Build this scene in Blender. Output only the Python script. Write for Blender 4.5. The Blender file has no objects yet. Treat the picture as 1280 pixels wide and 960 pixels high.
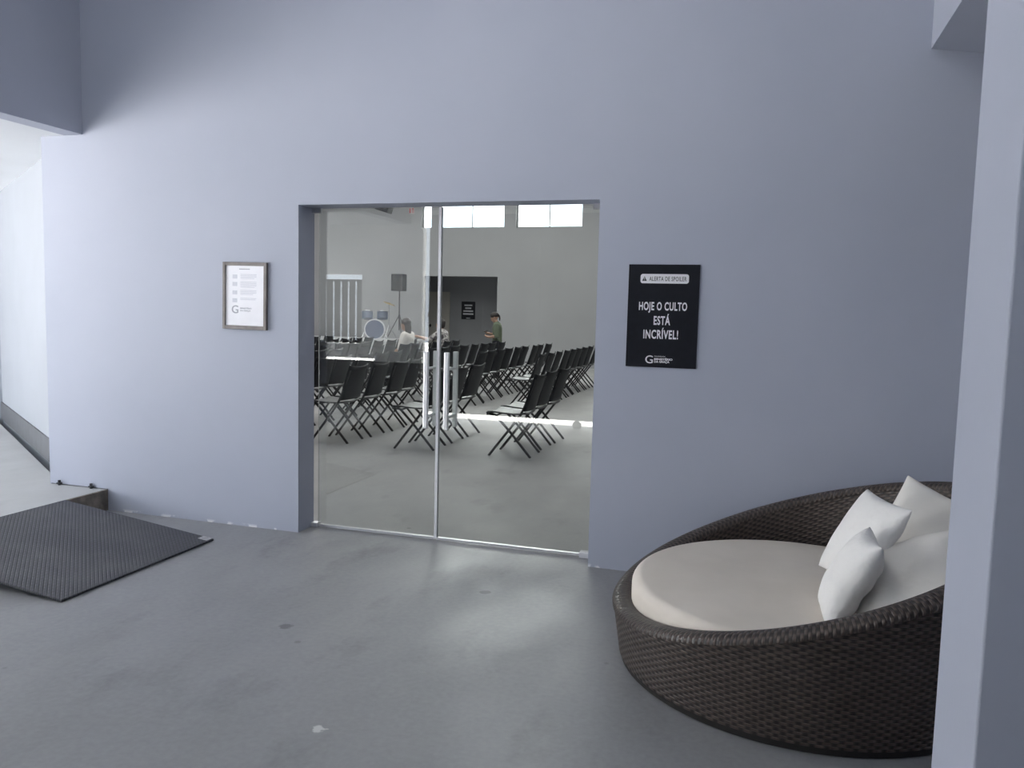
import bpy, bmesh, math, random
from mathutils import Vector, Matrix, Quaternion
random.seed(7)
S = bpy.context.scene
COL = S.collection
PI = math.pi

# ------------------------------------------------------------------ camera, light, exposure
cam_d = bpy.data.cameras.new('camera')
cam_d.sensor_width = 36.0
cam_d.lens = 1000.0 / 1280.0 * 36.0
cam_d.clip_start = 0.02
cam = bpy.data.objects.new('camera', cam_d); COL.objects.link(cam)
YAW, PITCH, ROLL = .2974, .0886, .0245
fw = Vector((-math.sin(YAW)*math.cos(PITCH), math.cos(YAW)*math.cos(PITCH), -math.sin(PITCH)))
r0 = Vector((math.cos(YAW), math.sin(YAW), 0)); u0 = r0.cross(fw)
rt = r0*math.cos(ROLL) + u0*math.sin(ROLL); up = u0*math.cos(ROLL) - r0*math.sin(ROLL)
M = Matrix((rt, up, -fw)).transposed().to_4x4(); M.translation = (2.802, -4.4748, 1.457)
cam.matrix_world = M
S.camera = cam

S.view_settings.view_transform = 'Standard'
S.view_settings.look = 'None'
S.view_settings.gamma = 1.0
S.view_settings.use_curve_mapping = False
S.view_settings.exposure = -0.12

world = bpy.data.worlds.new('world'); S.world = world
world.use_nodes = True
wb = world.node_tree.nodes['Background']
wb.inputs['Color'].default_value = (.80, .88, 1.0, 1); wb.inputs['Strength'].default_value = 4.2

def light(name, kind, loc, direction, energy, color=(1, 1, 1), size=None, size_y=None, angle=None):
    d = bpy.data.lights.new(name, kind); d.energy = energy; d.color = color
    if kind == 'AREA':
        d.shape = 'RECTANGLE'; d.size = size; d.size_y = size_y
    if kind == 'SUN' and angle: d.angle = angle
    o = bpy.data.objects.new(name, d); COL.objects.link(o); o.location = loc
    o.rotation_euler = Vector(direction).to_track_quat('-Z', 'Y').to_euler()
    return o
light('sun', 'SUN', (-4, -6, 12), (-.40, -.06, -1), 92.0, (1.0, .98, .95), angle=.01)
# daylight arriving through the clerestory of the hall
light('clerestory_daylight', 'AREA', (-4.4, 17.35, 4.45), (0, -1, -.12), 540.0, (1, .985, .96), 6.6, 1.3)
light('hall_fill_light', 'AREA', (-4.0, 9.5, 5.2), (0, 0, -1), 980.0, (1, .985, .97), 13.0, 12.0)  # added soft fill over the whole hall, no real fitting there

light('porch_fill_light', 'AREA', (1.0, -1.7, 4.74), (0, 0, -1), 27.0, (1, .99, .98), 1.0, .6)  # added fill for the upper wall and mattress, not a real lamp

# ------------------------------------------------------------------ materials
def mat(name, color=(.5, .5, .5), rough=.6, metal=0., spec=.5, noise=None, bump=None):
    m = bpy.data.materials.new(name); m.use_nodes = True
    nt = m.node_tree; b = nt.nodes['Principled BSDF']
    b.inputs['Base Color'].default_value = (*color, 1); b.inputs['Roughness'].default_value = rough
    b.inputs['Metallic'].default_value = metal; b.inputs['Specular IOR Level'].default_value = spec
    tc = nt.nodes.new('ShaderNodeTexCoord')
    if noise:
        scale, amt = noise
        n = nt.nodes.new('ShaderNodeTexNoise'); n.inputs['Scale'].default_value = scale; n.inputs['Detail'].default_value = 6
        nt.links.new(tc.outputs['Object'], n.inputs['Vector'])
        r = nt.nodes.new('ShaderNodeValToRGB')
        r.color_ramp.elements[0].position = .3; r.color_ramp.elements[1].position = .7
        r.color_ramp.elements[0].color = (*[c*(1-amt) for c in color], 1)
        r.color_ramp.elements[1].color = (*[min(1, c*(1+amt)) for c in color], 1)
        nt.links.new(n.outputs['Fac'], r.inputs['Fac']); nt.links.new(r.outputs['Color'], b.inputs['Base Color'])
    if bump:
        scale, st = bump
        n = nt.nodes.new('ShaderNodeTexNoise'); n.inputs['Scale'].default_value = scale; n.inputs['Detail'].default_value = 4
        nt.links.new(tc.outputs['Object'], n.inputs['Vector'])
        bp = nt.nodes.new('ShaderNodeBump'); bp.inputs['Strength'].default_value = st; bp.inputs['Distance'].default_value = .01
        nt.links.new(n.outputs['Fac'], bp.inputs['Height']); nt.links.new(bp.outputs['Normal'], b.inputs['Normal'])
    return m

def mixrgb(nt, a, b, fac):
    n = nt.nodes.new('ShaderNodeMix'); n.data_type = 'RGBA'
    for sock, v in ((n.inputs[0], fac), (n.inputs[6], a), (n.inputs[7], b)):
        if hasattr(v, 'is_output'): nt.links.new(v, sock)
        elif isinstance(v, (int, float)): sock.default_value = v
        else: sock.default_value = (*v, 1)
    return n.outputs[2]
def noise(nt, vec, scale, detail=5, rough=.55):
    n = nt.nodes.new('ShaderNodeTexNoise'); n.inputs['Scale'].default_value = scale
    n.inputs['Detail'].default_value = detail; n.inputs['Roughness'].default_value = rough
    nt.links.new(vec, n.inputs['Vector']); return n.outputs['Fac']
def ramp(nt, fac, p0, p1, v0=0., v1=1.):
    n = nt.nodes.new('ShaderNodeMapRange'); n.inputs[1].default_value = p0; n.inputs[2].default_value = p1
    n.inputs[3].default_value = v0; n.inputs[4].default_value = v1
    nt.links.new(fac, n.inputs[0]); return n.outputs[0]
def math_n(nt, op, a, b):
    n = nt.nodes.new('ShaderNodeMath'); n.operation = op
    for s, v in ((n.inputs[0], a), (n.inputs[1], b)):
        if hasattr(v, 'is_output'): nt.links.new(v, s)
        else: s.default_value = v
    return n.outputs[0]

def wall_paint():
    m = bpy.data.materials.new('grey_wall_paint'); m.use_nodes = True; nt = m.node_tree
    b = nt.nodes['Principled BSDF']; b.inputs['Roughness'].default_value = .62; b.inputs['Specular IOR Level'].default_value = .3
    tc = nt.nodes.new('ShaderNodeTexCoord'); v = tc.outputs['Object']
    f = ramp(nt, noise(nt, v, 1.1, 4), .3, .7)
    c = mixrgb(nt, (.375, .402, .485), (.400, .424, .508), f)
    # paint flaked off in patches right at the foot of the wall
    sx = nt.nodes.new('ShaderNodeSeparateXYZ'); nt.links.new(v, sx.inputs[0])
    low = ramp(nt, sx.outputs['Z'], .006, .022, 1., 0.)
    ch = math_n(nt, 'MULTIPLY', low, ramp(nt, noise(nt, v, 7.0, 3), .53, .57))
    c = mixrgb(nt, c, (.75, .76, .78), ch)
    nt.links.new(c, b.inputs['Base Color'])
    bp = nt.nodes.new('ShaderNodeBump'); bp.inputs['Strength'].default_value = .08; bp.inputs['Distance'].default_value = .004
    nt.links.new(noise(nt, v, 60, 3), bp.inputs['Height']); nt.links.new(bp.outputs['Normal'], b.inputs['Normal'])
    return m

def concrete(name, c0, c1, stain, rough=(.32, .55), spots=True, marks=()):
    m = bpy.data.materials.new(name); m.use_nodes = True; nt = m.node_tree
    b = nt.nodes['Principled BSDF']
    tc = nt.nodes.new('ShaderNodeTexCoord'); v = tc.outputs['Object']
    mp = nt.nodes.new('ShaderNodeMapping'); mp.inputs['Scale'].default_value = (1, .55, 1); nt.links.new(v, mp.inputs[0]); w = mp.outputs[0]
    a = ramp(nt, noise(nt, w, 1.3, 7, .6), .32, .68)
    c = mixrgb(nt, c0, c1, a)
    st = ramp(nt, noise(nt, w, 2.3, 6, .62), .56, .72)
    c = mixrgb(nt, c, stain, math_n(nt, 'MULTIPLY', st, .8))
    fine = ramp(nt, noise(nt, v, 38, 4), .3, .7)
    c = mixrgb(nt, c, mixrgb(nt, c, (.52, .53, .53), .35), math_n(nt, 'MULTIPLY', fine, .35))
    if spots:
        vo = nt.nodes.new('ShaderNodeTexVoronoi'); vo.inputs['Scale'].default_value = 3.1; nt.links.new(v, vo.inputs['Vector'])
        sp = ramp(nt, vo.outputs['Distance'], .035, .06, 1., 0.)
        sx = nt.nodes.new('ShaderNodeSeparateColor'); nt.links.new(vo.outputs['Color'], sx.inputs[0])
        pick = ramp(nt, sx.outputs[0], .80, .82); dk = ramp(nt, sx.outputs[1], .45, .46)
        c = mixrgb(nt, c, mixrgb(nt, (.16, .165, .17), (.44, .45, .45), dk), math_n(nt, 'MULTIPLY', math_n(nt, 'MULTIPLY', sp, pick), .7))
    for (mx, my, mr, mc) in marks:
        sub = nt.nodes.new('ShaderNodeVectorMath'); sub.operation = 'DISTANCE'
        nz = nt.nodes.new('ShaderNodeVectorMath'); nz.operation = 'ADD'
        off = nt.nodes.new('ShaderNodeCombineXYZ'); k = ramp(nt, noise(nt, v, 30, 2), .3, .7, -.012, .012)
        nt.links.new(k, off.inputs[0]); nt.links.new(k, off.inputs[1])
        nt.links.new(v, nz.inputs[0]); nt.links.new(off.outputs[0], nz.inputs[1])
        nt.links.new(nz.outputs[0], sub.inputs[0]); sub.inputs[1].default_value = (mx, my, 0)
        c = mixrgb(nt, c, mc, ramp(nt, sub.outputs['Value'], mr*.7, mr, .85, 0.))
    nt.links.new(c, b.inputs['Base Color'])
    nt.links.new(ramp(nt, noise(nt, w, 2.0, 5), .3, .7, *rough), b.inputs['Roughness'])
    b.inputs['Specular IOR Level'].default_value = .45
    bp = nt.nodes.new('ShaderNodeBump'); bp.inputs['Strength'].default_value = .06; bp.inputs['Distance'].default_value = .003
    nt.links.new(noise(nt, v, 25, 4), bp.inputs['Height']); nt.links.new(bp.outputs['Normal'], b.inputs['Normal'])
    return m

def wicker(swap=False):
    m = bpy.data.materials.new('brown_wicker_weave'); m.use_nodes = True; nt = m.node_tree
    b = nt.nodes['Principled BSDF']; b.inputs['Roughness'].default_value = .45
    tc = nt.nodes.new('ShaderNodeTexCoord'); sx = nt.nodes.new('ShaderNodeSeparateXYZ'); nt.links.new(tc.outputs['UV'], sx.inputs[0])
    U, V = (sx.outputs['Y'], sx.outputs['X']) if swap else (sx.outputs['X'], sx.outputs['Y'])
    # plain weave: flat strands run along U and pass over and under ribs spaced along U
    RIB, ROW = .026, .0125
    row = math_n(nt, 'DIVIDE', V, ROW); ri = math_n(nt, 'FLOOR', row, 0.); rf = math_n(nt, 'FRACT', row, 0.)
    par = math_n(nt, 'MULTIPLY', math_n(nt, 'MODULO', math_n(nt, 'ABSOLUTE', ri, 0.), 2.), PI)
    ph = math_n(nt, 'ADD', math_n(nt, 'MULTIPLY', U, PI/RIB), par)
    wave = math_n(nt, 'ADD', math_n(nt, 'MULTIPLY', math_n(nt, 'SINE', ph, 0.), .5), .5)
    lip = math_n(nt, 'SUBTRACT', 1., math_n(nt, 'POWER', math_n(nt, 'ABSOLUTE', math_n(nt, 'SUBTRACT', math_n(nt, 'MULTIPLY', rf, 2.), 1.), 0.), 4.))
    h = math_n(nt, 'MULTIPLY', wave, lip)
    var = noise(nt, tc.outputs['UV'], 26, 3)
    c = mixrgb(nt, (.016, .012, .011), mixrgb(nt, (.060, .044, .038), (.100, .076, .064), ramp(nt, var, .35, .65)), ramp(nt, h, .05, .55))
    nt.links.new(c, b.inputs['Base Color'])
    bp = nt.nodes.new('ShaderNodeBump'); bp.inputs['Strength'].default_value = .8; bp.inputs['Distance'].default_value = .005
    nt.links.new(h, bp.inputs['Height']); nt.links.new(bp.outputs['Normal'], b.inputs['Normal'])
    return m

def cloth(name, c, amt=.06, weave=900, wrinkle=9, st=.25):
    m = bpy.data.materials.new(name); m.use_nodes = True; nt = m.node_tree
    b = nt.nodes['Principled BSDF']; b.inputs['Roughness'].default_value = .9; b.inputs['Specular IOR Level'].default_value = .2
    tc = nt.nodes.new('ShaderNodeTexCoord'); v = tc.outputs['Object']
    f = ramp(nt, noise(nt, v, 3.5, 4), .3, .7)
    nt.links.new(mixrgb(nt, [x*(1-amt) for x in c], [min(1, x*(1+amt)) for x in c], f), b.inputs['Base Color'])
    bp = nt.nodes.new('ShaderNodeBump'); bp.inputs['Strength'].default_value = st; bp.inputs['Distance'].default_value = .02
    nt.links.new(noise(nt, v, wrinkle, 3), bp.inputs['Height'])
    b2 = nt.nodes.new('ShaderNodeBump'); b2.inputs['Strength'].default_value = .15; b2.inputs['Distance'].default_value = .001
    nt.links.new(noise(nt, v, weave, 2), b2.inputs['Height']); nt.links.new(bp.outputs['Normal'], b2.inputs['Normal'])
    nt.links.new(b2.outputs['Normal'], b.inputs['Normal'])
    return m

def checker_plate():
    m = bpy.data.materials.new('black_ribbed_plate'); m.use_nodes = True; nt = m.node_tree
    b = nt.nodes['Principled BSDF']; b.inputs['Roughness'].default_value = .5
    b.inputs['Base Color'].default_value = (.095, .098, .112, 1)
    tc = nt.nodes.new('ShaderNodeTexCoord')
    mp = nt.nodes.new('ShaderNodeMapping'); mp.inputs['Rotation'].default_value = (0, 0, PI/4); nt.links.new(tc.outputs['Object'], mp.inputs[0])
    ck = nt.nodes.new('ShaderNodeTexBrick'); ck.offset = .5; ck.inputs['Scale'].default_value = 1
    ck.inputs['Brick Width'].default_value = .038; ck.inputs['Row Height'].default_value = .019
    ck.inputs['Mortar Size'].default_value = .004; ck.inputs['Mortar Smooth'].default_value = .5
    ck.inputs['Color1'].default_value = (.066, .068, .080, 1); ck.inputs['Color2'].default_value = (.056, .058, .070, 1); ck.inputs['Mortar'].default_value = (.030, .031, .038, 1)
    nt.links.new(mp.outputs[0], ck.inputs['Vector'])
    dust = ramp(nt, noise(nt, tc.outputs['Object'], 3.0, 5), .45, .75, 0., .35)
    nt.links.new(mixrgb(nt, ck.outputs['Color'], (.14, .137, .135), dust), b.inputs['Base Color'])
    bp = nt.nodes.new('ShaderNodeBump'); bp.inputs['Strength'].default_value = .6; bp.inputs['Distance'].default_value = .004; bp.invert = True
    nt.links.new(ck.outputs['Fac'], bp.inputs['Height']); nt.links.new(bp.outputs['Normal'], b.inputs['Normal'])
    return m

def clear_glass():
    m = bpy.data.materials.new('clear_door_glass'); m.use_nodes = True; nt = m.node_tree
    for n in list(nt.nodes): nt.nodes.remove(n)
    out = nt.nodes.new('ShaderNodeOutputMaterial')
    t = nt.nodes.new('ShaderNodeBsdfTransparent'); t.inputs[0].default_value = (.965, .985, .975, 1)
    g = nt.nodes.new('ShaderNodeBsdfGlossy'); g.inputs['Roughness'].default_value = 0.0
    fr = nt.nodes.new('ShaderNodeFresnel'); fr.inputs['IOR'].default_value = 1.70
    mx = nt.nodes.new('ShaderNodeMixShader')
    nt.links.new(fr.outputs[0], mx.inputs[0]); nt.links.new(t.outputs[0], mx.inputs[1]); nt.links.new(g.outputs[0], mx.inputs[2])
    nt.links.new(mx.outputs[0], out.inputs[0])
    return m

def printed_shirt():
    m = bpy.data.materials.new('patterned_shirt_cloth'); m.use_nodes = True; nt = m.node_tree
    b = nt.nodes['Principled BSDF']; b.inputs['Roughness'].default_value = .9
    tc = nt.nodes.new('ShaderNodeTexCoord')
    f = ramp(nt, noise(nt, tc.outputs['Object'], 22, 2), .48, .54)
    nt.links.new(mixrgb(nt, (.52, .50, .48), (.12, .10, .12), f), b.inputs['Base Color'])
    return m

WALL = wall_paint()
LIGHTPAINT = mat('pale_passage_paint', (.31, .332, .372), .6, noise=(2, .03))
CEIL = mat('white_ceiling_paint', (.69, .71, .745), .7, noise=(2, .02))
ROOF = mat('dark_roof_underside', (.30, .31, .33), .8, noise=(2, .05))
FLOOR = concrete('polished_concrete', (.225, .229, .242), (.280, .284, .296), (.160, .163, .173), marks=((1.406, -2.116, .028, (.62, .62, .62)), (.794, -1.373, .035, (.13, .13, .14)), (1.50, -.62, .03, (.15, .15, .16))))
STEPC = concrete('pale_step_concrete', (.40, .405, .41), (.45, .455, .46), (.35, .355, .36), spots=False)
RISER = mat('worn_brown_riser', (.20, .175, .15), .85, noise=(14, .4), bump=(40, .4))
HFLOOR = concrete('hall_concrete', (.30, .30, .298), (.37, .37, .366), (.215, .214, .21), (.55, .75))
HWALL = mat('hall_grey_paint', (.36, .364, .375), .65, noise=(1.2, .04))
HDARK = mat('alcove_grey_paint', (.30, .305, .32), .7, noise=(1.2, .04))
HCEIL = mat('hall_ceiling_paint', (.55, .55, .55), .8, noise=(2, .04))
WICK = wicker(); WICKRIM = wicker(True)
DARKBASE = mat('dark_plinth', (.02, .018, .017), .6, noise=(20, .2))
BEIGE = cloth('beige_mattress_cloth', (.69, .635, .57), .05, 700, 5, .12)
WHITEC = cloth('white_cushion_cloth', (.80, .79, .775), .03, 700, 10, .8)
CREAMC = cloth('cream_cushion_cloth', (.78, .755, .71), .03, 700, 8, .35)
PLATE = checker_plate()
BARE = mat('bare_scuffed_metal', (.55, .55, .55), .5, .6, noise=(40, .3))
GLASS = clear_glass()
STEEL = mat('brushed_aluminium', (.72, .73, .76), .34, .85, noise=(120, .06))
STRIP = mat('pale_seal_strip', (.66, .66, .70), .45, noise=(30, .04))
BLACKPL = mat('black_sign_board', (.010, .011, .016), .5, spec=.18, noise=(30, .1))
WHITEINK = mat('white_lettering', (.74, .74, .78), .6, noise=(60, .02))
BLACKINK = mat('dark_lettering', (.03, .03, .035), .6, noise=(60, .1))
GREYINK = mat('grey_print', (.40, .41, .47), .7, noise=(60, .05))
FAINTINK = mat('faint_print', (.62, .63, .70), .7, noise=(60, .05))
FRAMEWOOD = mat('grey_brown_frame', (.155, .135, .13), .5, noise=(18, .2), bump=(60, .1))
PAPER = mat('white_paper', (.86, .86, .91), .6, noise=(14, .02))
CHAIRPL = mat('black_chair_plastic', (.010, .011, .014), .6, spec=.22, noise=(40, .15))
CHAIRSEAT = mat('grey_black_seat_plastic', (.040, .041, .046), .42, noise=(40, .2))
CHAIRMET = mat('black_chair_tube', (.016, .016, .018), .38, .2, noise=(60, .15))
SPKBLACK = mat('black_speaker_cabinet', (.022, .023, .026), .6, noise=(80, .2))
GRILL = mat('speaker_grille', (.035, .036, .040), .55, .4, noise=(300, .5), bump=(400, .6))
DRUMBLUE = mat('blue_drum_shell', (.10, .13, .20), .35, noise=(10, .1))
DRUMHEAD = mat('blue_grey_drum_head', (.12, .14, .21), .5, noise=(10, .06))
CHROME = mat('chrome', (.7, .7, .72), .2, 1., noise=(30, .03))
BRASS = mat('cymbal_bronze', (.45, .36, .20), .3, 1., noise=(50, .1))
STAGEM = mat('pale_stage_paint', (.58, .585, .60), .6, noise=(3, .05))
DOORW = mat('cream_door_paint', (.55, .52, .47), .5, noise=(4, .04))
DARKMET = mat('dark_metal', (.05, .05, .055), .45, .6, noise=(40, .1))
BASEB = mat('dark_grey_baseboard', (.10, .105, .12), .55, noise=(10, .1))
REDP = mat('red_sign_paint', (.45, .05, .05), .5, noise=(40, .05))
GATEM = mat('dark_gate_sheet', (.055, .057, .062), .6, noise=(5, .2))
SKIN = mat('skin', (.42, .26, .19), .55, noise=(30, .06))
HAIR = mat('dark_hair', (.018, .013, .011), .5, noise=(90, .4), bump=(150, .5))
GREENSH = cloth('olive_shirt_cloth', (.125, .150, .105), .1, 500, 14, .4)
WHITESH = cloth('white_blouse_cloth', (.66, .63, .60), .05, 500, 14, .4)
PRINTSH = printed_shirt()
DARKTR = cloth('dark_trouser_cloth', (.018, .018, .022), .1, 500, 12, .4)
SHOE = mat('black_shoe', (.02, .02, .02), .5, noise=(30, .1))
OUTGROUND = mat('pale_yard_paving', (.52, .51, .49), .85, noise=(3, .1))
OUTWALL = mat('white_bounce_paint', (.88, .88, .87), .8, noise=(3, .05))  # kept very pale to bounce light off walls out of view
WINFR = mat('grey_window_frame', (.30, .31, .32), .5, noise=(20, .05))

# ------------------------------------------------------------------ mesh helpers
def build(name, bm, m, parent=None, smooth=False, bevel=None, subsurf=0, loc=None):
    bmesh.ops.recalc_face_normals(bm, faces=bm.faces)
    me = bpy.data.meshes.new(name); bm.to_mesh(me); bm.free()
    for x in (m if isinstance(m, (list, tuple)) else [m]): me.materials.append(x)
    if smooth:
        for p in me.polygons: p.use_smooth = True
    o = bpy.data.objects.new(name, me); COL.objects.link(o)
    if parent: o.parent = parent
    if loc: o.location = loc
    if bevel:
        b = o.modifiers.new('bevel', 'BEVEL'); b.width = bevel; b.segments = 2; b.limit_method = 'ANGLE'; b.angle_limit = .7
    if subsurf:
        s = o.modifiers.new('sub', 'SUBSURF'); s.levels = subsurf; s.render_levels = subsurf
    return o
def tag(o, label, cat, group=None):
    o['label'] = label; o['category'] = cat
    if group: o['group'] = group
    return o
def thing(name, label, cat, loc=(0, 0, 0), rz=0, group=None):
    o = bpy.data.objects.new(name, None); COL.objects.link(o)
    o.location = loc; o.rotation_euler = (0, 0, rz); o.empty_display_size = .1
    return tag(o, label, cat, group)
def struct(name, bm, m, parent=None, **k):
    o = build(name, bm, m, parent, **k)
    if parent is None: o['kind'] = 'structure'
    return o
def dup(root, loc, label=None, rz=None):
    r = root.copy(); COL.objects.link(r); r.location = loc
    if rz is not None: r.rotation_euler = (0, 0, rz)
    if label: r['label'] = label
    for ch in list(root.children):
        c = ch.copy(); COL.objects.link(c); c.parent = r
        for g in ch.children:
            d = g.copy(); COL.objects.link(d); d.parent = c
    return r
def BM(): return bmesh.new()
def box(bm, x0, x1, y0, y1, z0, z1, mi=0, mtx=None):
    v = [bm.verts.new((x, y, z)) for x in (x0, x1) for y in (y0, y1) for z in (z0, z1)]
    if mtx:
        for a in v: a.co = mtx @ a.co
    for f in ((0, 1, 3, 2), (4, 6, 7, 5), (0, 4, 5, 1), (2, 3, 7, 6), (0, 2, 6, 4), (1, 5, 7, 3)):
        q = bm.faces.new([v[i] for i in f]); q.material_index = mi
    return v
def prism(bm, pts, z0, z1, axis='z', mi=0):
    def P(a, b, c): return {'z': (a, b, c), 'y': (a, c, b), 'x': (c, a, b)}[axis]
    lo = [bm.verts.new(P(a, b, z0)) for a, b in pts]; hi = [bm.verts.new(P(a, b, z1)) for a, b in pts]
    n = len(pts)
    bm.faces.new(lo[::-1]).material_index = mi; bm.faces.new(hi).material_index = mi
    for i in range(n):
        bm.faces.new((lo[i], lo[(i+1) % n], hi[(i+1) % n], hi[i])).material_index = mi
def tube(bm, pts, r, n=8, cap=True, sq=False):
    pts = [Vector(p) for p in pts]; rs = r if isinstance(r, (list, tuple)) else [r]*len(pts)
    rings = []; prev = None
    for i, p in enumerate(pts):
        d = (pts[min(i+1, len(pts)-1)] - pts[max(i-1, 0)]).normalized()
        if prev is None:
            a = d.orthogonal().normalized() if abs(d.z) < .95 else Vector((1, 0, 0))
            a = (a - d*a.dot(d)).normalized()
        else:
            a = (prev - d*prev.dot(d)).normalized()
        prev = a; b = d.cross(a)
        rings.append([bm.verts.new(p + (a*math.cos(2*PI*k/n + (PI/4 if sq else 0)) + b*math.sin(2*PI*k/n + (PI/4 if sq else 0)))*rs[i]) for k in range(n)])
    for i in range(len(rings)-1):
        for k in range(n):
            bm.faces.new((rings[i][k], rings[i][(k+1) % n], rings[i+1][(k+1) % n], rings[i+1][k]))
    if cap:
        bm.faces.new(rings[0][::-1]); bm.faces.new(rings[-1])
def lathe(bm, prof, n=32, mtx=None, close=False):
    rings = []
    for r, z in prof:
        if r < 1e-6:
            rings.append([bm.verts.new((0, 0, z))])
        else:
            rings.append([bm.verts.new((r*math.cos(2*PI*k/n), r*math.sin(2*PI*k/n), z)) for k in range(n)])
    if mtx:
        for R in rings:
            for v in R: v.co = mtx @ v.co
    m = len(rings)
    for i in range(m if close else m-1):
        A, B = rings[i], rings[(i+1) % m]
        for k in range(n):
            k2 = (k+1) % n
            if len(A) == 1 and len(B) == 1: continue
            if len(A) == 1: bm.faces.new((A[0], B[k], B[k2]))
            elif len(B) == 1: bm.faces.new((A[k], B[0], A[k2]))
            else: bm.faces.new((A[k], B[k], B[k2], A[k2]))
def ellipsoid(bm, c, rx, ry, rz, mtx=None, n=20, m=14):
    T = Matrix.Translation(c) @ (mtx.to_4x4() if mtx else Matrix.Identity(4)) @ Matrix.Diagonal((rx, ry, rz, 1))
    rings = []
    for i in range(m+1):
        a = PI*i/m
        if i in (0, m): rings.append([bm.verts.new(T @ Vector((0, 0, math.cos(a))))])
        else: rings.append([bm.verts.new(T @ Vector((math.sin(a)*math.cos(2*PI*k/n), math.sin(a)*math.sin(2*PI*k/n), math.cos(a)))) for k in range(n)])
    for i in range(m):
        A, B = rings[i], rings[i+1]
        for k in range(n):
            k2 = (k+1) % n
            if len(A) == 1: bm.faces.new((A[0], B[k], B[k2]))
            elif len(B) == 1: bm.faces.new((A[k], B[0], A[k2]))
            else: bm.faces.new((A[k], B[k], B[k2], A[k2]))
def text_mesh(s, size, xscale=1.0, bold=0.0, depth=.0006, align='CENTER', space=1.0):
    c = bpy.data.curves.new('lettering', 'FONT'); c.body = s; c.size = size; c.align_x = align; c.align_y = 'CENTER'
    c.offset = bold; c.extrude = depth; c.space_character = space; c.resolution_u = 4
    o = bpy.data.objects.new('lettering_tmp', c); COL.objects.link(o)
    bpy.context.view_layer.update()
    me = bpy.data.meshes.new_from_object(o.evaluated_get(bpy.context.evaluated_depsgraph_get()))
    bpy.data.objects.remove(o)
    for v in me.vertices: v.co.x *= xscale
    return me
def put_text(bm, s, size, x, z, width=None, bold=0., height=None, **k):
    """lettering lying in the XZ plane facing -Y; width and height in metres"""
    me = text_mesh(s, size, 1.0, bold, **k)
    xs = [v.co.x for v in me.vertices]; ys = [v.co.y for v in me.vertices]
    sx = width/(max(xs)-min(xs)) if width else 1.0
    sz = height/(max(ys)-min(ys)) if height else 1.0
    cx, cy = (max(xs)+min(xs))/2, (max(ys)+min(ys))/2
    for v in me.vertices:
        a, b, c = v.co
        v.co = (x + (a-cx)*sx, -c, z + (b-cy)*sz)
    bm.from_mesh(me); bpy.data.meshes.remove(me)

# ------------------------------------------------------------------ THE SETTING
# ground outside, seen through the gaps of the gate behind the camera
bm = BM(); box(bm, -30, 25, -30, -5.20, -.2, -.03); box(bm, -30, -9.3, -5.2, 4.0, -.2, .0)
struct('ground_yard', bm, OUTGROUND)
bm = BM(); box(bm, -1.53, 5.2, -5.2, .19, -.15, 0); struct('floor', bm, FLOOR)
bm = BM(); box(bm, -12.2, 4.0, .19, 19.3, -.15, 0); struct('floor_hall', bm, HFLOOR)
# raised passage floor with its worn front edge
bm = BM()
box(bm, -5.9, -1.55, -5.2, 0, -.1, .147); box(bm, -9.2, -5.9, -5.2, 2.7, -.1, .147); 
prism(bm, [(-5.9, 0), (-2.046, 0), (-2.046, .19), (-2.3, .25), (-5.9, 2.7)], -.1, .147)
struct('floor_passage', bm, STEPC)
bm = BM(); box(bm, -1.55, -1.53, -5.2, 0, -.1, .1465); struct('trim_1', bm, RISER)
# front wall with the door opening
W_, H_ = 1.918, 2.1
bm = BM()
box(bm, -2.046, 0, 0, .19, -.1, 4.8); box(bm, W_, 5.2, 0, .19, -.1, 4.8); box(bm, 0, W_, 0, .19, H_, 4.8)
struct('wall_front', bm, WALL)
# bulkhead above the passage and the high roof
bm = BM(); box(bm, -1.84, -1.684, -5.2, 0, 2.6, 4.8); struct('wall_bulkhead', bm, WALL)
bm = BM(); box(bm, -1.84, 5.4, -5.3, .4, 4.8, 5.0); struct('roof_porch', bm, ROOF)
bm = BM()
box(bm, -3.3, -1.84, -5.2, -4.4, 2.6, 2.75); box(bm, -9.4, -6.2, -1.0, 2.9, 2.6, 2.75)
prism(bm, [(-6.2, -4.4), (-1.84, -4.4), (-1.84, 0), (-2.046, 0), (-2.046, .19), (-2.3, .4), (-5.9, 2.9), (-6.2, 2.9)], 2.6, 2.75)
struct('ceiling_passage', bm, CEIL)
# slanting passage wall and its far return
d = Vector((-2.66, 1.80)).normalized(); nrm = Vector((-d.y, d.x))
if nrm.y < 0: nrm = -nrm
p0 = Vector((-2.046, .177)); A0 = Vector((-2.774, .67)); p0 = A0 - d*((A0.x+2.046)/-d.x if d.x else 0)
p0 = A0 - d*.80; p1 = A0 + d*2.93
def strip(a, b, n, t0, t1): return [(a+n*t0)[:], (b+n*t0)[:], (b+n*t1)[:], (a+n*t1)[:]]
bm = BM(); prism(bm, strip(p0, p1, nrm, 0, .15), -.1, 2.6); struct('wall_passage', bm, LIGHTPAINT)
e = Vector((-.75, -.66)).normalized()
en = Vector((e.y, -e.x))
bm = BM(); prism(bm, strip(p1, p1+e*1.6, en if en.x < 0 else -en, 0, .15), -.1, 2.6); struct('wall_passage_end', bm, LIGHTPAINT)
bm = BM(); prism(bm, strip(p0+d*.1, p1, -nrm, 0, .015), .147, .335); struct('baseboard_passage', bm, BASEB)
# right wall and stair soffit in the corner
bm = BM(); box(bm, 5.2, 5.35, -5.2, .19, -.1, 4.8); struct('wall_right', bm, WALL)
bm = BM(); prism(bm, [(3.54, 2.797), (5.2, 2.55), (5.2, 3.9), (3.54, 3.9)], -2.2, 0, 'y'); struct('trim_2', bm, WALL)
# square column in front of the daybed
bm = BM(); box(bm, 3.192, 3.72, -2.975, -2.675, -.05, 4.8); struct('column', bm, WALL, bevel=.004)
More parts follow.
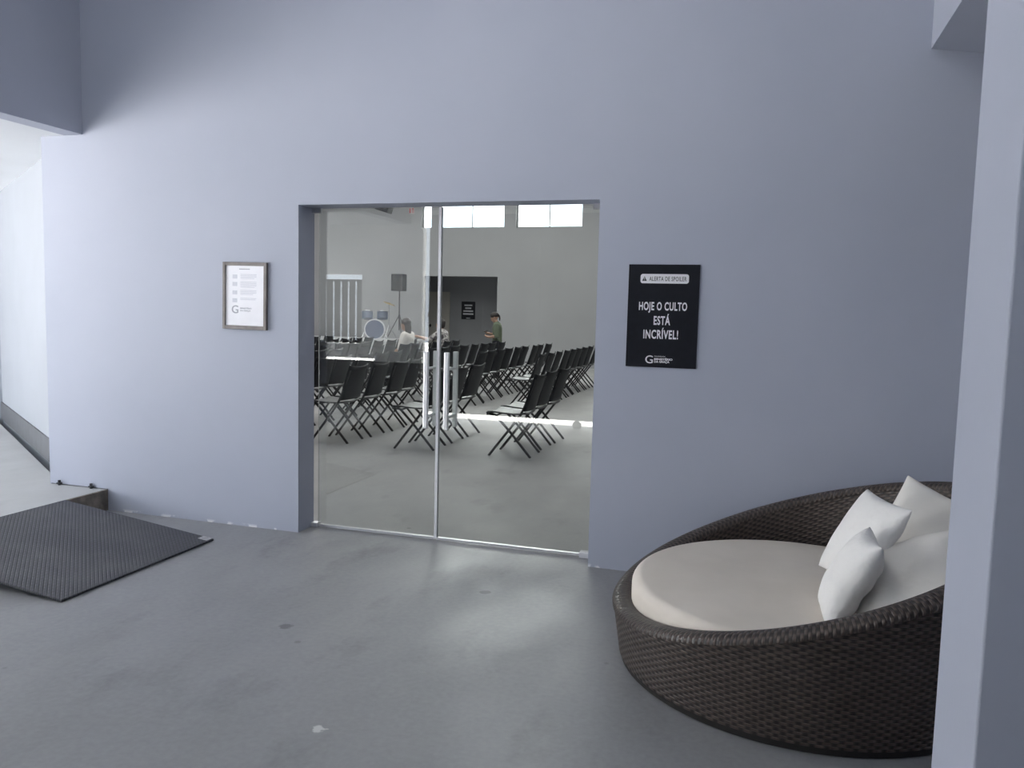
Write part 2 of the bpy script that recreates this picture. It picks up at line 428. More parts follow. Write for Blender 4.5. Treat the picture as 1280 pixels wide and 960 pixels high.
# wall behind the camera: closed gate, slatted opening, light gaps
YB = -5.06
bm = BM()
box(bm, -3.25, -3.1, YB-.12, YB, .75, 4.8); box(bm, -3.1, -2.2, YB-.12, YB, .790, .98)
box(bm, -2.2, -1.51, YB-.12, YB, .75, 4.8); box(bm, -2.4, -2.2, YB-.12, YB, .98, 4.8); box(bm, -3.1, -2.4, YB-.12, YB, 1.93, 4.8)
box(bm, -1.51, -1.43, YB-.12, YB, 2.80, 4.8); box(bm, -1.43, 2.4, YB-.12, YB, 2.72, 3.8); box(bm, 2.4, 5.2, YB-.12, YB, -.1, 3.8); box(bm, -1.43, 5.2, YB-.12, YB, 4.55, 4.8)  # band below the roof left open as added sky fill
struct('wall_back', bm, OUTWALL)
bm = BM(); box(bm, -3.25, -1.51, YB-.12, YB, -.1, .750); struct('baseboard_back', bm, GATEM)
bm = BM(); box(bm, -9.4, -9.2, -4.4, 2.7, -.1, 3.2); struct('wall_yard_bounce', bm, OUTWALL)  # unseen white reflector, added to throw sunlight onto the column
bm = BM(); box(bm, -2.6, 7, -10.3, -10, -.1, 4.2); struct('wall_bright_backdrop', bm, OUTWALL)  # unseen, added so the upright gate gap mirrors brighter in the glass
# hall shell
HZ = 5.3
bm = BM()
box(bm, -12.2, -7.2, 17, 17.3, -.1, HZ); box(bm, -7.2, -6.50, 17, 17.3, -.1, 3.81)
box(bm, -6.50, -4.28, 17, 17.3, 2.46, 3.81); box(bm, -4.28, 4.0, 17, 17.3, -.1, 3.81)
box(bm, -7.2, -6.61, 17, 17.3, 3.81, HZ)
box(bm, -6.31, -6.07, 17, 17.3, 3.81, HZ); box(bm, -4.12, -3.78, 17, 17.3, 3.81, HZ); box(bm, -1.9, 4.0, 17, 17.3, 3.81, HZ)
for a, b in ((-6.61, -6.31), (-6.07, -4.12), (-3.78, -1.9)): box(bm, a, b, 17, 17.3, 5.1, HZ)
struct('wall_hall_far', bm, HWALL)
bm = BM(); box(bm, 3.85, 4.0, .19, 17, -.1, HZ); struct('wall_hall_right', bm, HWALL)
bm = BM(); box(bm, -12.35, -12.2, 7, 17.3, -.1, HZ); struct('wall_hall_left', bm, HWALL)
bm = BM(); q0 = Vector((-2.05, .42)); q1 = Vector((-12.2, 7.29)); dd = (q1-q0).normalized(); nn = Vector((-dd.y, dd.x)); nn = nn if nn.y > 0 else -nn
prism(bm, strip(q0, q1, nn, -.12, 0), -.1, HZ); box(bm, -2.2, -2.05, .19, .50, -.1, HZ); box(bm, -2.2, 4.0, .19, .20, 4.7, HZ)
struct('wall_hall_slant', bm, HWALL)
bm = BM(); box(bm, -12.35, 4.2, .1, 17.4, HZ, HZ+.15); struct('ceiling', bm, HCEIL)
# alcove behind the far wall
bm = BM()
box(bm, -7.8, -3.9, 19.0, 19.15, -.1, 2.7); box(bm, -7.95, -7.8, 17.3, 19.15, -.1, 2.7); box(bm, -3.9, -3.75, 17.3, 19.15, -.1, 2.7)
box(bm, -7.95, -3.75, 17.3, 19.15, 2.6, 2.75)
struct('wall_alcove', bm, HDARK)
# clerestory windows
for i, (a, b) in enumerate(((-6.61, -6.31), (-6.07, -4.12), (-3.78, -1.9))):
    f = BM(); t = .035
    box(f, a, b, 17.1, 17.16, 3.81, 3.81+t); box(f, a, b, 17.1, 17.16, 5.1-t, 5.1)
    box(f, a, a+t, 17.1, 17.16, 3.81, 5.1); box(f, b-t, b, 17.1, 17.16, 3.81, 5.1)
    if b-a > 1: box(f, (a+b)/2-.015, (a+b)/2+.015, 17.1, 17.16, 3.81, 5.1)
    w = struct('window_%d' % (i+1), f, WINFR)
    g = BM(); box(g, a+t, b-t, 17.125, 17.13, 3.81+t, 5.1-t); build('pane', g, GLASS, w)

# ------------------------------------------------------------------ glass double door
DY = .175
def glass_leaf(idx, x0, x1, hx, label):
    f = BM(); box(f, x0, x1, DY-.012, DY+.012, .006, .020)
    root = struct('door_%d' % idx, f, STEEL); root['label'] = label; root['category'] = 'door'
    g = BM(); box(g, x0, x1, DY-.005, DY+.005, .020, H_-.006); build('glass_panel', g, GLASS, root)
    for side, y in ((-1, DY-.075), (1, DY+.075)):
        h = BM(); box(h, hx-.015, hx+.015, y-.012, y+.012, .725, 1.205); hb = build('handle', h, STEEL, root, bevel=.004)
        s = BM()
        for z in (.80, 1.10): tube(s, [(hx, y + (.010 if side < 0 else -.010), z), (hx, DY - side*-.004, z)], .009, 10)
        build('standoff', s, STEEL, hb)
    return root
dl = glass_leaf(1, .045, .884, .842, 'clear glass door leaf, the one further from the black sign, with pull handle')
dr = glass_leaf(2, .902, W_-.006, .978, 'clear glass door leaf nearer the black sign, with pull handle and pale edge strip')
bm = BM(); box(bm, .884, .902, DY-.012, DY+.014, .012, H_-.006); build('edge_strip', bm, STRIP, dr)
bm = BM(); box(bm, .002, .045, DY-.025, DY+.025, .0, .030); build('floor_pivot', bm, STEEL, dl, bevel=.003)
bm = BM(); box(bm, W_-.085, W_-.004, DY-.030, DY+.020, .0, .035); build('floor_pivot', bm, STRIP, dr, bevel=.003)
bm = BM(); box(bm, .0, .060, DY-.012, DY+.012, H_-.03, H_); build('top_pivot', bm, STEEL, dl)
bm = BM(); box(bm, W_-.07, W_-.004, DY-.012, DY+.012, H_-.03, H_); build('top_pivot', bm, STEEL, dr)

# ------------------------------------------------------------------ woven round daybed
BC = Vector((3.014, -.975)); RB, KK, Z0, GX, GY = .736, .153, .498, .318, .057
def rim_z(th, r):
    return Z0 + GX*r*math.cos(th) + GY*r*math.sin(th)
def daybed():
    root = thing('daybed', 'round dark brown woven daybed with a tilted rim, behind the square column', 'daybed', (BC.x, BC.y, 0))
    N = 160
    def ring_surface(name, prof, m, vscale=1.0):
        """prof(th) -> list of (r, z); the UVs are in metres round and along the profile"""
        bm = BM(); uvl = bm.loops.layers.uv.new('UVMap')
        cols = []; arcs = []
        for k in range(N+1):
            th = 2*PI*k/N; P = prof(th); s = 0; a = [0]
            for j in range(1, len(P)):
                s += math.hypot(P[j][0]-P[j-1][0], P[j][1]-P[j-1][1]); a.append(s)
            arcs.append(a)
            cols.append([bm.verts.new((r*math.cos(th), r*math.sin(th), z)) for r, z in P] if k < N else cols[0])
        for k in range(N):
            for j in range(len(cols[k])-1):
                f = bm.faces.new((cols[k][j], cols[k+1][j], cols[k+1][j+1], cols[k][j+1]))
                uv = ((k, j), (k+1, j), (k+1, j+1), (k, j+1))
                for lp, (kk, jj) in zip(f.loops, uv): lp[uvl].uv = (2*PI*kk/N*.83, arcs[kk][jj]*vscale)
        return build(name, bm, m, root, smooth=True)
    def r_at(th):   # outer radius where the flared wall meets the tilted rim plane
        c = GX*math.cos(th) + GY*math.sin(th); return (RB + KK*Z0)/(1 - KK*c)
    def outer(th):
        r = r_at(th); z = rim_z(th, r)
        return [(RB + KK*(.03 + (z-.02-.03)*t/8), .03 + (z-.02-.03)*t/8) for t in range(9)]
    def rim(th):
        r = r_at(th); z = rim_z(th, r); w = .095; out = []
        for t in range(9):
            a = PI*(-.1 + 1.2*t/8); out.append((r - w/2 + math.cos(a)*w/2*1.06, z - .022 + max(-.02, math.sin(a)*.026)))
        return out
    def inner(th):
        r = r_at(th); z = rim_z(th, r); rt = r - .092
        return [(rt + (.705-rt)*t/6, (z-.02) + (.15-(z-.02))*t/6) for t in range(7)]
    ring_surface('outer_shell', outer, WICK); ring_surface('rim', rim, WICKRIM); ring_surface('inner_shell', inner, WICK)
    b = BM(); lathe(b, [(0, 0), (RB-.012, 0), (RB-.004, .006), (RB+.004, .032), (RB-.03, .035), (0, .035)], 96); build('plinth', b, DARKBASE, root)
    b = BM(); lathe(b, [(0, .11), (.715, .11), (.715, .15), (0, .15)], 96); build('platform', b, DARKBASE, root)
    return root
daybed()
bm = BM()
prof = [(0, .0), (.64, .0), (.68, .012), (.692, .05)]
for k in range(9):
    a = PI/2*k/8; prof.append((.692-.045+.045*math.cos(a), .155+.045*math.sin(a)))
prof += [(.55, .207), (.35, .212), (0, .214)]
lathe(bm, prof, 96)
mt = build('mattress', bm, BEIGE, smooth=True, loc=(BC.x-.002, BC.y, .152))
tag(mt, 'round beige mattress lying in the woven daybed', 'mattress')

def pillow(name, label, c, U, V, w, h, t, m, seed, sag=0.):
    """puffed cushion: c centre, U and V its edge directions, pinched corners, soft folds"""
    rnd = random.Random(seed)
    U = Vector(U).normalized(); V = Vector(V); V = (V - U*V.dot(U)).normalized(); Nn = U.cross(V)
    bm = BM(); n = 22; ph = [rnd.uniform(0, 6.28) for _ in range(6)]
    def edge(a, b):
        # sides bow inwards between the pinched corners
        k = 1 - .075*(1-b*b); l = 1 - .075*(1-a*a)
        return a*k, b*l
    def T(a, b):
        p = max(0., (1-abs(a)**2.6))*max(0., (1-abs(b)**2.6))
        return t/2*(p**.55)
    grids = []
    for s in (1, -1):
        g = []
        for i in range(n+1):
            row = []
            for j in range(n+1):
                a, b = -1+2*i/n, -1+2*j/n; x, y = edge(a, b); q = T(a, b)
                wr = .006*math.sin(5*a+3*b+ph[0])*math.cos(4*b-2*a+ph[1]) + .004*math.sin(11*a-7*b+ph[2])
                edgef = (1-a*a)*(1-b*b)
                bend = sag*(a*a-.3)*.06
                P = Vector((x*w/2, y*h/2, s*q + wr*min(1, 3*edgef)*(.6+.4*s) + bend))
                if s < 0 and (i in (0, n) or j in (0, n)): row.append(grids[0][i][j])
                else: row.append(bm.verts.new(U*P.x + V*P.y + Nn*P.z))
            g.append(row)
        grids.append(g)
    for s, g in zip((1, -1), grids):
        for i in range(n):
            for j in range(n):
                q = (g[i][j], g[i+1][j], g[i+1][j+1], g[i][j+1])
                bm.faces.new(q if s > 0 else q[::-1])
    o = build(name, bm, m, smooth=True, loc=c, subsurf=1)
    return tag(o, label, 'cushion', 'cushions on the daybed')
pillow('throw_cushion', 'small white cushion standing upright, behind the slumped white one', (3.238, -1.06, .588), (.155, .05, .29), (.28, -.95, .0), .40, .40, .13, WHITEC, 3)
pillow('throw_cushion', 'white cushion seen edge on, slumped towards the near rim of the daybed', (3.165, -1.36, .520), (.165, .0, .33), (.12, -.95, .20), .37, .30, .14, WHITEC, 5)
pillow('throw_cushion', 'cream cushion propped against the high back rim, one corner pointing up', (3.54, -.80, .540), (.75, -.35, -.30), (.25, .35, .62), .46, .46, .13, CREAMC, 8)
pillow('throw_cushion', 'wide cream cushion lying low beside the near rim, half behind the column', (3.375, -1.33, .515), (.90, -.10, .38), (-.10, .85, .42), .46, .44, .15, CREAMC, 12)

# ------------------------------------------------------------------ ramp plate and little things at the step
root = thing('ramp', 'black ribbed ramp plate leading up to the passage step', 'ramp', (-.95, -.93, 0))
hx, hz = 1.16, .150
ang = math.atan2(hz-.012, hx); L = math.hypot(hx, hz-.012)
R_ = Matrix.Translation((.575, 0, .002)) @ Matrix.Rotation(ang, 4, 'Y')
bm = BM(); box(bm, -L, 0, -.57, .57, 0, .012, mtx=R_); build('tread_plate', bm, PLATE, root, bevel=.002)
bm = BM(); box(bm, -.075, -.01, .515, .568, .0122, .0135, mtx=R_); o = build('scuffed_corner', bm, BARE, root); o['label'] = 'scuffed pale corner of the plate'
for y in (-.40, .40):
    bm = BM(); box(bm, -L+.03, -L+.07, y-.02, y+.02, -.125, 0, mtx=R_); build('support_foot', bm, DARKMET, root)
for i, (x, s) in enumerate(((-1.945, 'further from'), (-1.66, 'nearer'))):
    bm = BM(); tube(bm, [(0, 0, 0), (0, 0, .035)], .010, 10); tube(bm, [(0, 0, .010), (0, 0, .018)], .020, 6)
    tag(build('floor_bolt', bm, DARKMET, loc=(x, -.018, .147)), 'small dark bolt at the wall foot on the passage floor, %s the step edge' % s, 'bolt', 'bolts at the wall foot')
bm = BM(); box(bm, -2.03, -1.53, -.006, 0, .1475, .153); struct('trim_3', bm, BASEB)

# ------------------------------------------------------------------ framed notice and black sign
root = thing('framed_notice', 'white printed notice in a thin grey brown frame, hanging beside the glass door', 'notice', (-.386, 0, 1.524), 0)
root.rotation_euler = (0, .012, 0)
w2, h2 = .165, .216
bm = BM()
for a in ((-w2, -w2+.020, -h2, h2), (w2-.022, w2, -h2, h2), (-w2+.020, w2-.022, h2-.022, h2), (-w2+.020, w2-.022, -h2, -h2+.024)):
    box(bm, a[0], a[1], -.022, -.001, a[2], a[3])
build('frame', bm, FRAMEWOOD, root, bevel=.002)
bm = BM(); box(bm, -w2+.019, w2-.021, -.012, -.003, -h2+.023, h2-.021); pp = build('paper', bm, PAPER, root)
bm = BM()
def lines(bm, x0, x1, z, n, dz, th, y=-.0128):
    for i in range(n): box(bm, x0, x1 - (.03 if i == n-1 else 0)*random.random(), y, y+.0008, z-i*dz-th/2, z-i*dz+th/2)
lines(bm, -.045, .045, .172, 1, .01, .006); g = build('heading_line', bm, GREYINK, pp)
bm = BM()
for z, n in ((.138, 4), (.090, 5), (.036, 4), (-.015, 2)):
    lines(bm, -.035, .085, z, n, .0085, .0036)
    box(bm, -.095, -.060, -.0128, -.012, z-.028, z-.002)
build('small_print', bm, FAINTINK, pp)
bm = BM()
put_text(bm, 'G', .06, -.075, -.088, width=.050, bold=.0006, height=.052, depth=.0004)
for v in bm.verts: v.co.y += -.0128
n0 = len(bm.verts)
for s, z, ww in (('MINISTÉRIO', -.079, .085), ('DA GRAÇA', -.096, .078)):
    b2 = BM(); put_text(b2, s, .015, 0, 0, width=ww, bold=.0003, height=.011, depth=.0004)
    for v in b2.verts: v.co += Vector((-.035+ww/2, -.0128, z))
    me = bpy.data.meshes.new('t'); b2.to_mesh(me); b2.free(); bm.from_mesh(me); bpy.data.meshes.remove(me)
build('emblem', bm, GREYINK, pp)

root = thing('wall_sign', 'black sign with white capital lettering on the grey wall beside the glass door', 'sign', (2.2885, 0, 1.4585))
sw, sh = .193, .283
bm = BM(); box(bm, -sw, sw, -.008, -.001, -sh, sh); build('board', bm, BLACKPL, root, bevel=.001)
def poster_letters(root, y):
    bm = BM(); pts = []
    hw, hh, rr = .131, .0255, .013
    for cx, cz, a0 in ((hw-rr, hh-rr, 0), (-hw+rr, hh-rr, 90), (-hw+rr, -hh+rr, 180), (hw-rr, -hh+rr, 270)):
        for k in range(6): a = math.radians(a0+18*k); pts.append((cx+.004+rr*math.cos(a), .205+cz+rr*math.sin(a)))
    prism(bm, pts, y-.001, y, 'y'); pill = build('pill_badge', bm, WHITEINK, root)
    bm = BM(); x, z = -.105, .2045
    prism(bm, [(x-.013, z-.012), (x+.013, z-.012), (x, z+.014)], y-.0018, y-.001, 'y')
    for v in list(bm.verts): pass
    put_text(bm, 'ALERTA DE SPOILER', .03, .022, .2045, width=.202, height=.024, depth=.0004, bold=.0004, space=1.12)
    for v in bm.verts:
        if v.co.y > y-.0009: v.co.y += y-.0013
    build('badge_lettering', bm, BLACKINK, pill)
    bm = BM(); box(bm, x-.0015, x+.0015, y-.0024, y-.0018, z-.002, z+.007); box(bm, x-.0015, x+.0015, y-.0024, y-.0018, z-.008, z-.005)
    build('warning_mark', bm, WHITEINK, pill)
    bm = BM()
    put_text(bm, 'HOJE O CULTO', .06, .001, .0480, width=.262, height=.060, bold=.0016, space=1.12)
    put_text(bm, 'ESTÁ', .06, -.001, -.0175, width=.090, height=.062, bold=.0016, space=1.12)
    put_text(bm, 'INCRÍVEL!', .06, -.005, -.0940, width=.190, height=.062, bold=.0016, space=1.12)
    for v in bm.verts: v.co.y += y-.001
    build('lettering', bm, WHITEINK, root)
    bm = BM()
    put_text(bm, 'G', .06, -.063, -.2395, width=.042, height=.044, bold=.0004)
    put_text(bm, 'COMUNIDADE', .012, -.005, -.2215, width=.060, height=.006)
    put_text(bm, 'MINISTÉRIO', .02, .015, -.2355, width=.100, height=.014, bold=.0008)
    put_text(bm, 'DA GRAÇA', .02, .007, -.2520, width=.084, height=.015, bold=.0008)
    for v in bm.verts: v.co.y += y-.001
    build('emblem', bm, WHITEINK, root)
poster_letters(root, -.008)

# ------------------------------------------------------------------ hall chairs
CHAIR_GROUP = 'black chairs set out in rows in the hall'
def make_chair():
    t = thing('hall_chair', '', 'chair', (0, 0, 0), 0, CHAIR_GROUP)
    # moulded seat with rolled front lip (the chair faces -X)
    bm = BM(); nx, ny = 10, 8; prof = [(-.235, .405), (-.245, .432), (-.225, .447), (-.17, .449), (-.08, .440), (.02, .435), (.10, .438), (.165, .447)]
    top = [[bm.verts.new((x + (.012*(1-(2*j/ny-1)**2) if i > 1 else -.018*(1-(2*j/ny-1)**2)), -.205+.41*j/ny, z + .012*(abs(2*j/ny-1)**3))) for j in range(ny+1)] for i, (x, z) in enumerate(prof)]
    for i in range(len(prof)-1):
        for j in range(ny): bm.faces.new((top[i][j], top[i+1][j], top[i+1][j+1], top[i][j+1]))
    o = build('seat', bm, CHAIRSEAT, t, smooth=True); s = o.modifiers.new('thick', 'SOLIDIFY'); s.thickness = .014; s.offset = -1
    # back panel, top edge dipping in the middle
    bm = BM(); nz = 8
    g = []
    for i in range(nz+1):
        z = .475 + .370*i/nz; x = .160 + .108*(i/nz)**1.1; row = []
        for j in range(ny+1):
            q = 2*j/ny-1
            zz = z + (.022*(q*q) - .012)*(i/nz)**3
            row.append(bm.verts.new((x + .030*(1-q*q), .224*q*(1-.04*(i/nz)**4), zz)))
        g.append(row)
    for i in range(nz):
        for j in range(ny): bm.faces.new((g[i][j], g[i][j+1], g[i+1][j+1], g[i+1][j]))
    o = build('backrest', bm, CHAIRPL, t, smooth=True); s = o.modifiers.new('thick', 'SOLIDIFY'); s.thickness = .014; s.offset = 0
    for sy in (-1, 1):
        y = .198*sy
        bm = BM(); tube(bm, [(-.210, y, .0), (.02, y, .30), (.120, y, .435), (.165, y, .53), (.225, y, .70), (.262, y, .80)], .0135, 8); build('leg', bm, CHAIRMET, t, smooth=True)
        y2 = y - .022*sy
        bm = BM(); tube(bm, [(.228, y2, .0), (.00, y2, .26), (-.155, y2, .418), (-.215, y2, .428)], .0135, 8); build('leg', bm, CHAIRMET, t, smooth=True)
    bm = BM(); tube(bm, [(-.15, -.176, .413), (-.15, .176, .413)], .009, 8); build('stretcher', bm, CHAIRMET, t, smooth=True)
    bm = BM(); tube(bm, [(.125, -.198, .44), (.125, .198, .44)], .009, 8); build('stretcher', bm, CHAIRMET, t, smooth=True)
    return t
ROWS = {0: (range(3), range(0)), 1: (range(3), range(9)), 2: (range(4), range(9)), 3: (range(1, 7), range(9)),
        4: (range(5, 7), range(9)), 5: (range(0), range(9)), 6: (range(0), range(3, 9)), 7: (range(0), range(6, 9))}
ORD = ['first', 'second', 'third', 'fourth', 'fifth', 'sixth', 'seventh', 'eighth', 'ninth']
chair0 = make_chair(); used = False
for k, (b1, b2) in ROWS.items():
    for blk, rng in ((0, b1), (1, b2)):
        for i in rng:
            x = .42 - 1.02*k + random.uniform(-.03, .03); y = (3.38 if blk == 0 else 7.4) + .52*i + random.uniform(-.015, .015)
            rz = random.uniform(-.05, .05)
            lab = '%s black chair away from the door along the %s row, %s block' % (
                ORD[i], 'outermost' if k == 0 else ORD[k], 'near' if blk == 0 else 'far')
            if not used:
                chair0.location = (x, y, 0); chair0.rotation_euler = (0, 0, rz); chair0['label'] = lab; used = True
            else: dup(chair0, (x, y, 0), lab, rz)

# ------------------------------------------------------------------ stage, drums, loudspeaker
bm = BM(); box(bm, -11.6, -6.25, 14.5, 16.6, 0, .60); box(bm, -11.62, -6.23, 14.46, 16.62, .60, .64)
st = build('stage_platform', bm, STAGEM, bevel=.005); tag(st, 'low pale stage platform along the far end of the hall', 'stage')
ST = .64
def cyl_axis(bm, c, axis, r, l, n=40, prof=None):
    q = Vector((0, 0, 1)).rotation_difference(Vector(axis).normalized()).to_matrix().to_4x4()
    lathe(bm, prof or [(0, -l/2), (r, -l/2), (r, l/2), (0, l/2)], n, Matrix.Translation(c) @ q)
aim = (.42, -.90, 0)
root = thing('bass_drum', 'blue grey bass drum with two small drums on top, on the stage', 'drum', (-7.08, 15.05, ST))
av = Vector(aim).normalized()
bm = BM(); cyl_axis(bm, (0, 0, .29), aim, .255, .36); build('shell', bm, DRUMBLUE, root, smooth=False)
bm = BM(); cyl_axis(bm, Vector((0, 0, .29))+av*.186, aim, .245, .012); build('drum_head', bm, DRUMHEAD, root)
for s in (1, -1):
    bm = BM(); pr_ = [(.262+.016*math.cos(2*PI*k/8), .016*math.sin(2*PI*k/8)) for k in range(8)]
    q = Vector((0, 0, 1)).rotation_difference(av).to_matrix().to_4x4()
    lathe(bm, pr_, 40, Matrix.Translation(Vector((0, 0, .29))+av*.182*s) @ q, close=True); build('hoop', bm, STRIP, root, smooth=True)
for s in (-1, 1):
    sd = Vector((-av.y, av.x, 0))
    bm = BM(); tube(bm, [Vector((0, 0, .29))+sd*.24*s+av*.10, Vector((0, 0, .011))+sd*.36*s+av*.20], .010, 8); build('spur', bm, CHROME, root)
    c = Vector((0, 0, .66))+sd*.20*s-av*.03
    bm = BM(); cyl_axis(bm, c, (av.x*-.25, av.y*-.25, 1), .145, .19, 32); tm = build('tom', bm, DRUMBLUE, root)
    bm = BM(); cyl_axis(bm, c+Vector((0, 0, .097)), (av.x*-.25, av.y*-.25, 1), .150, .012, 32); build('tom_hoop', bm, CHROME, tm)
    bm = BM(); tube(bm, [Vector((0, 0, .53)), c+Vector((0, 0, -.05))-sd*.13*s], .012, 8); build('tom_mount', bm, CHROME, root)
root = thing('cymbal_stand', 'thin chrome cymbal stand with a tilted cymbal beside the bass drum', 'cymbal', (-6.64, 15.0, ST))
bm = BM(); tube(bm, [(0, 0, .30), (0, 0, .98)], .010, 8); build('pole', bm, CHROME, root)
for k in range(3):
    a = 2*PI*k/3+.4; bm = BM(); tube(bm, [(0, 0, .42), (.24*math.cos(a), .24*math.sin(a), .009)], .008, 8); build('leg', bm, CHROME, root)
bm = BM(); T = Matrix.Translation((0, 0, .985)) @ Matrix.Rotation(.35, 4, 'Y')
lathe(bm, [(0, .03), (.03, .028), (.05, .010), (.17, 0), (.17, -.002), (.05, .006), (0, .026)], 32, T); build('cymbal', bm, BRASS, root, smooth=True)

root = thing('speaker_stand', 'black tripod stand holding the loudspeaker, on the stage', 'stand', (-6.93, 16.25, ST))
bm = BM(); tube(bm, [(0, 0, .25), (0, 0, 1.353)], .018, 10); build('pole', bm, DARKMET, root)
bm = BM(); tube(bm, [(0, 0, .58), (0, 0, .68)], .032, 10); build('collar', bm, DARKMET, root)
for k in range(3):
    a = 2*PI*k/3-.3; bm = BM(); tube(bm, [(.02*math.cos(a), .02*math.sin(a), .64), (.36*math.cos(a), .36*math.sin(a), .012)], .013, 8); build('leg', bm, DARKMET, root)
root = thing('loudspeaker', 'black loudspeaker box on the tripod stand, high against the far wall', 'speaker', (-6.93, 16.25, ST+1.355))
root.rotation_euler = (0, 0, -.15)
bm = BM(); prism(bm, [(-.19, -.15), (.19, -.15), (.14, .16), (-.14, .16)], 0, .47); build('cabinet', bm, SPKBLACK, root, bevel=.012)
bm = BM(); box(bm, -.175, .175, -.162, -.150, .02, .45); build('grille', bm, GRILL, root, bevel=.006)

# alcove door, poster and small far things
f = BM(); box(f, -7.42, -7.34, 18.93, 19.0, 0, 2.06); box(f, -6.56, -6.48, 18.93, 19.0, 0, 2.06); box(f, -7.34, -6.56, 18.93, 19.0, 2.0, 2.06)
dd_ = struct('door_3', f, DOORW); dd_['label'] = 'cream door with dark lock plate in the dim alcove'; dd_['category'] = 'door'
bm = BM(); box(bm, -7.34, -6.56, 18.95, 18.99, 0.01, 2.0); lf = build('door_leaf', bm, DOORW, dd_)
bm = BM(); box(bm, -7.29, -7.18, 18.925, 18.95, 1.52, 1.67); build('lock_plate', bm, DARKMET, lf)
bm = BM(); ellipsoid(bm, (-7.11, 18.92, 1.0), .035, .035, .05); build('door_knob', bm, DARKMET, lf, smooth=True)
root = thing('wall_poster', 'small black poster with white lines in the dim alcove at the far end', 'sign', (-5.87, 19.0, 1.50))
bm = BM(); box(bm, -.225, .225, -.012, -.002, -.275, .275); build('board', bm, BLACKPL, root)
bm = BM()
for z, w in ((.16, .13), (.07, .10), (-.02, .16), (-.11, .17), (-.225, .06)): box(bm, -w, w, -.014, -.012, z-.022, z+.022 if z > -.2 else z-.005)
build('lettering_rows', bm, WHITEINK, root)
root = thing('fire_sign', 'small red safety sign high on the far wall below the ceiling', 'sign', (-6.92, 17.0, 4.315))
bm = BM(); box(bm, -.085, .085, -.010, -.002, -.085, .085); build('plate', bm, HCEIL, root)
bm = BM(); box(bm, -.075, -.035, -.013, -.010, -.07, .07); box(bm, .0, .02, -.013, -.010, -.07, .07); box(bm, .045, .065, -.013, -.010, -.07, .07); box(bm, .0, .065, -.013, -.010, .045, .07)
build('symbol', bm, REDP, root)
root = thing('ceiling_speaker', 'dark tilted speaker hanging near the hall ceiling above the rows', 'speaker', (-5.37, 12.0, 3.74))
T = Matrix.Rotation(.30, 4, 'Y')
bm = BM(); box(bm, -.20, .20, -.13, .13, -.09, .10, mtx=T); build('cabinet', bm, SPKBLACK, root, bevel=.01)
bm = BM(); box(bm, -.18, .18, -.142, -.130, -.075, .085, mtx=T); build('grille', bm, GRILL, root)
bm = BM(); tube(bm, [(0, 0, .08), (0, 0, HZ-3.74)], .012, 8); build('hanger', bm, DARKMET, root)

# ------------------------------------------------------------------ things behind the camera, seen mirrored in the glass
root = thing('sliding_gate', 'dark sheet metal gate with a light gap along its foot', 'gate', (.485, YB-.06, 0))
bm = BM()
for k in range(5): box(bm, -1.915+.766*k+.004, -1.915+.766*(k+1)-.004, -.02, .02, .105, 2.72)
build('sheet_panel', bm, GATEM, root)
bm = BM(); box(bm, -1.915, 1.915, .02, .045, 1.38, 1.44); build('rail', bm, DARKMET, root)
for x in (-1.7, .15, 1.6):
    bm = BM(); tube(bm, [(x, -.012, .045), (x, .012, .045)], .06, 16); build('wheel', bm, DARKMET, root)
root = thing('slatted_shutter', 'upright dark slats with bright gaps between them in a wall opening', 'shutter', (-2.75, YB-.06, 0))
bm = BM()
for k in range(6): box(bm, -.345+.115*k+.014, -.345+.115*(k+1)-.014, -.012, .012, .985, 1.86)
build('slats', bm, GATEM, root)
bm = BM(); box(bm, -.35, .35, .012, .03, 1.0, 1.03); box(bm, -.35, .35, .012, .03, 1.83, 1.86); build('rail', bm, DARKMET, root)

# ------------------------------------------------------------------ people
def skin_part(bm_dst, joints, bones, levels=2):
    """joints {name: (pos, r)}; lays overlapping rounded volumes along each tapering bone, later fused into one surface"""
    for a, b in bones:
        pa, ra = joints[a]; pb, rb = joints[b]; pa, pb = Vector(pa), Vector(pb)
        ra = Vector(ra if isinstance(ra, tuple) else (ra, ra)); rb = Vector(rb if isinstance(rb, tuple) else (rb, rb))
        L_ = (pb-pa).length; n = max(2, int(L_/(.35*min(ra[1], rb[1]))))
        for k in range(n+1):
            t = k/n; r = ra.lerp(rb, t); bulge = 1 + .10*math.sin(PI*t)*(1 if L_ > .2 else 0)
            ellipsoid(bm_dst, pa.lerp(pb, t), r[1]*bulge, r[0]*bulge, min(r)*bulge, None, 14, 10)
def fuse(name, bm, m, parent, voxel=.008):
    o = build(name, bm, m, parent)
    r = o.modifiers.new('fuse', 'REMESH'); r.mode = 'VOXEL'; r.voxel_size = voxel; r.use_smooth_shade = True
    s = o.modifiers.new('soft', 'SMOOTH'); s.factor = .5; s.iterations = 6
    bpy.context.view_layer.update()
    me = bpy.data.meshes.new_from_object(o.evaluated_get(bpy.context.evaluated_depsgraph_get()))
    o.modifiers.clear(); old = o.data; o.data = me; bpy.data.meshes.remove(old); me.name = name
    return o
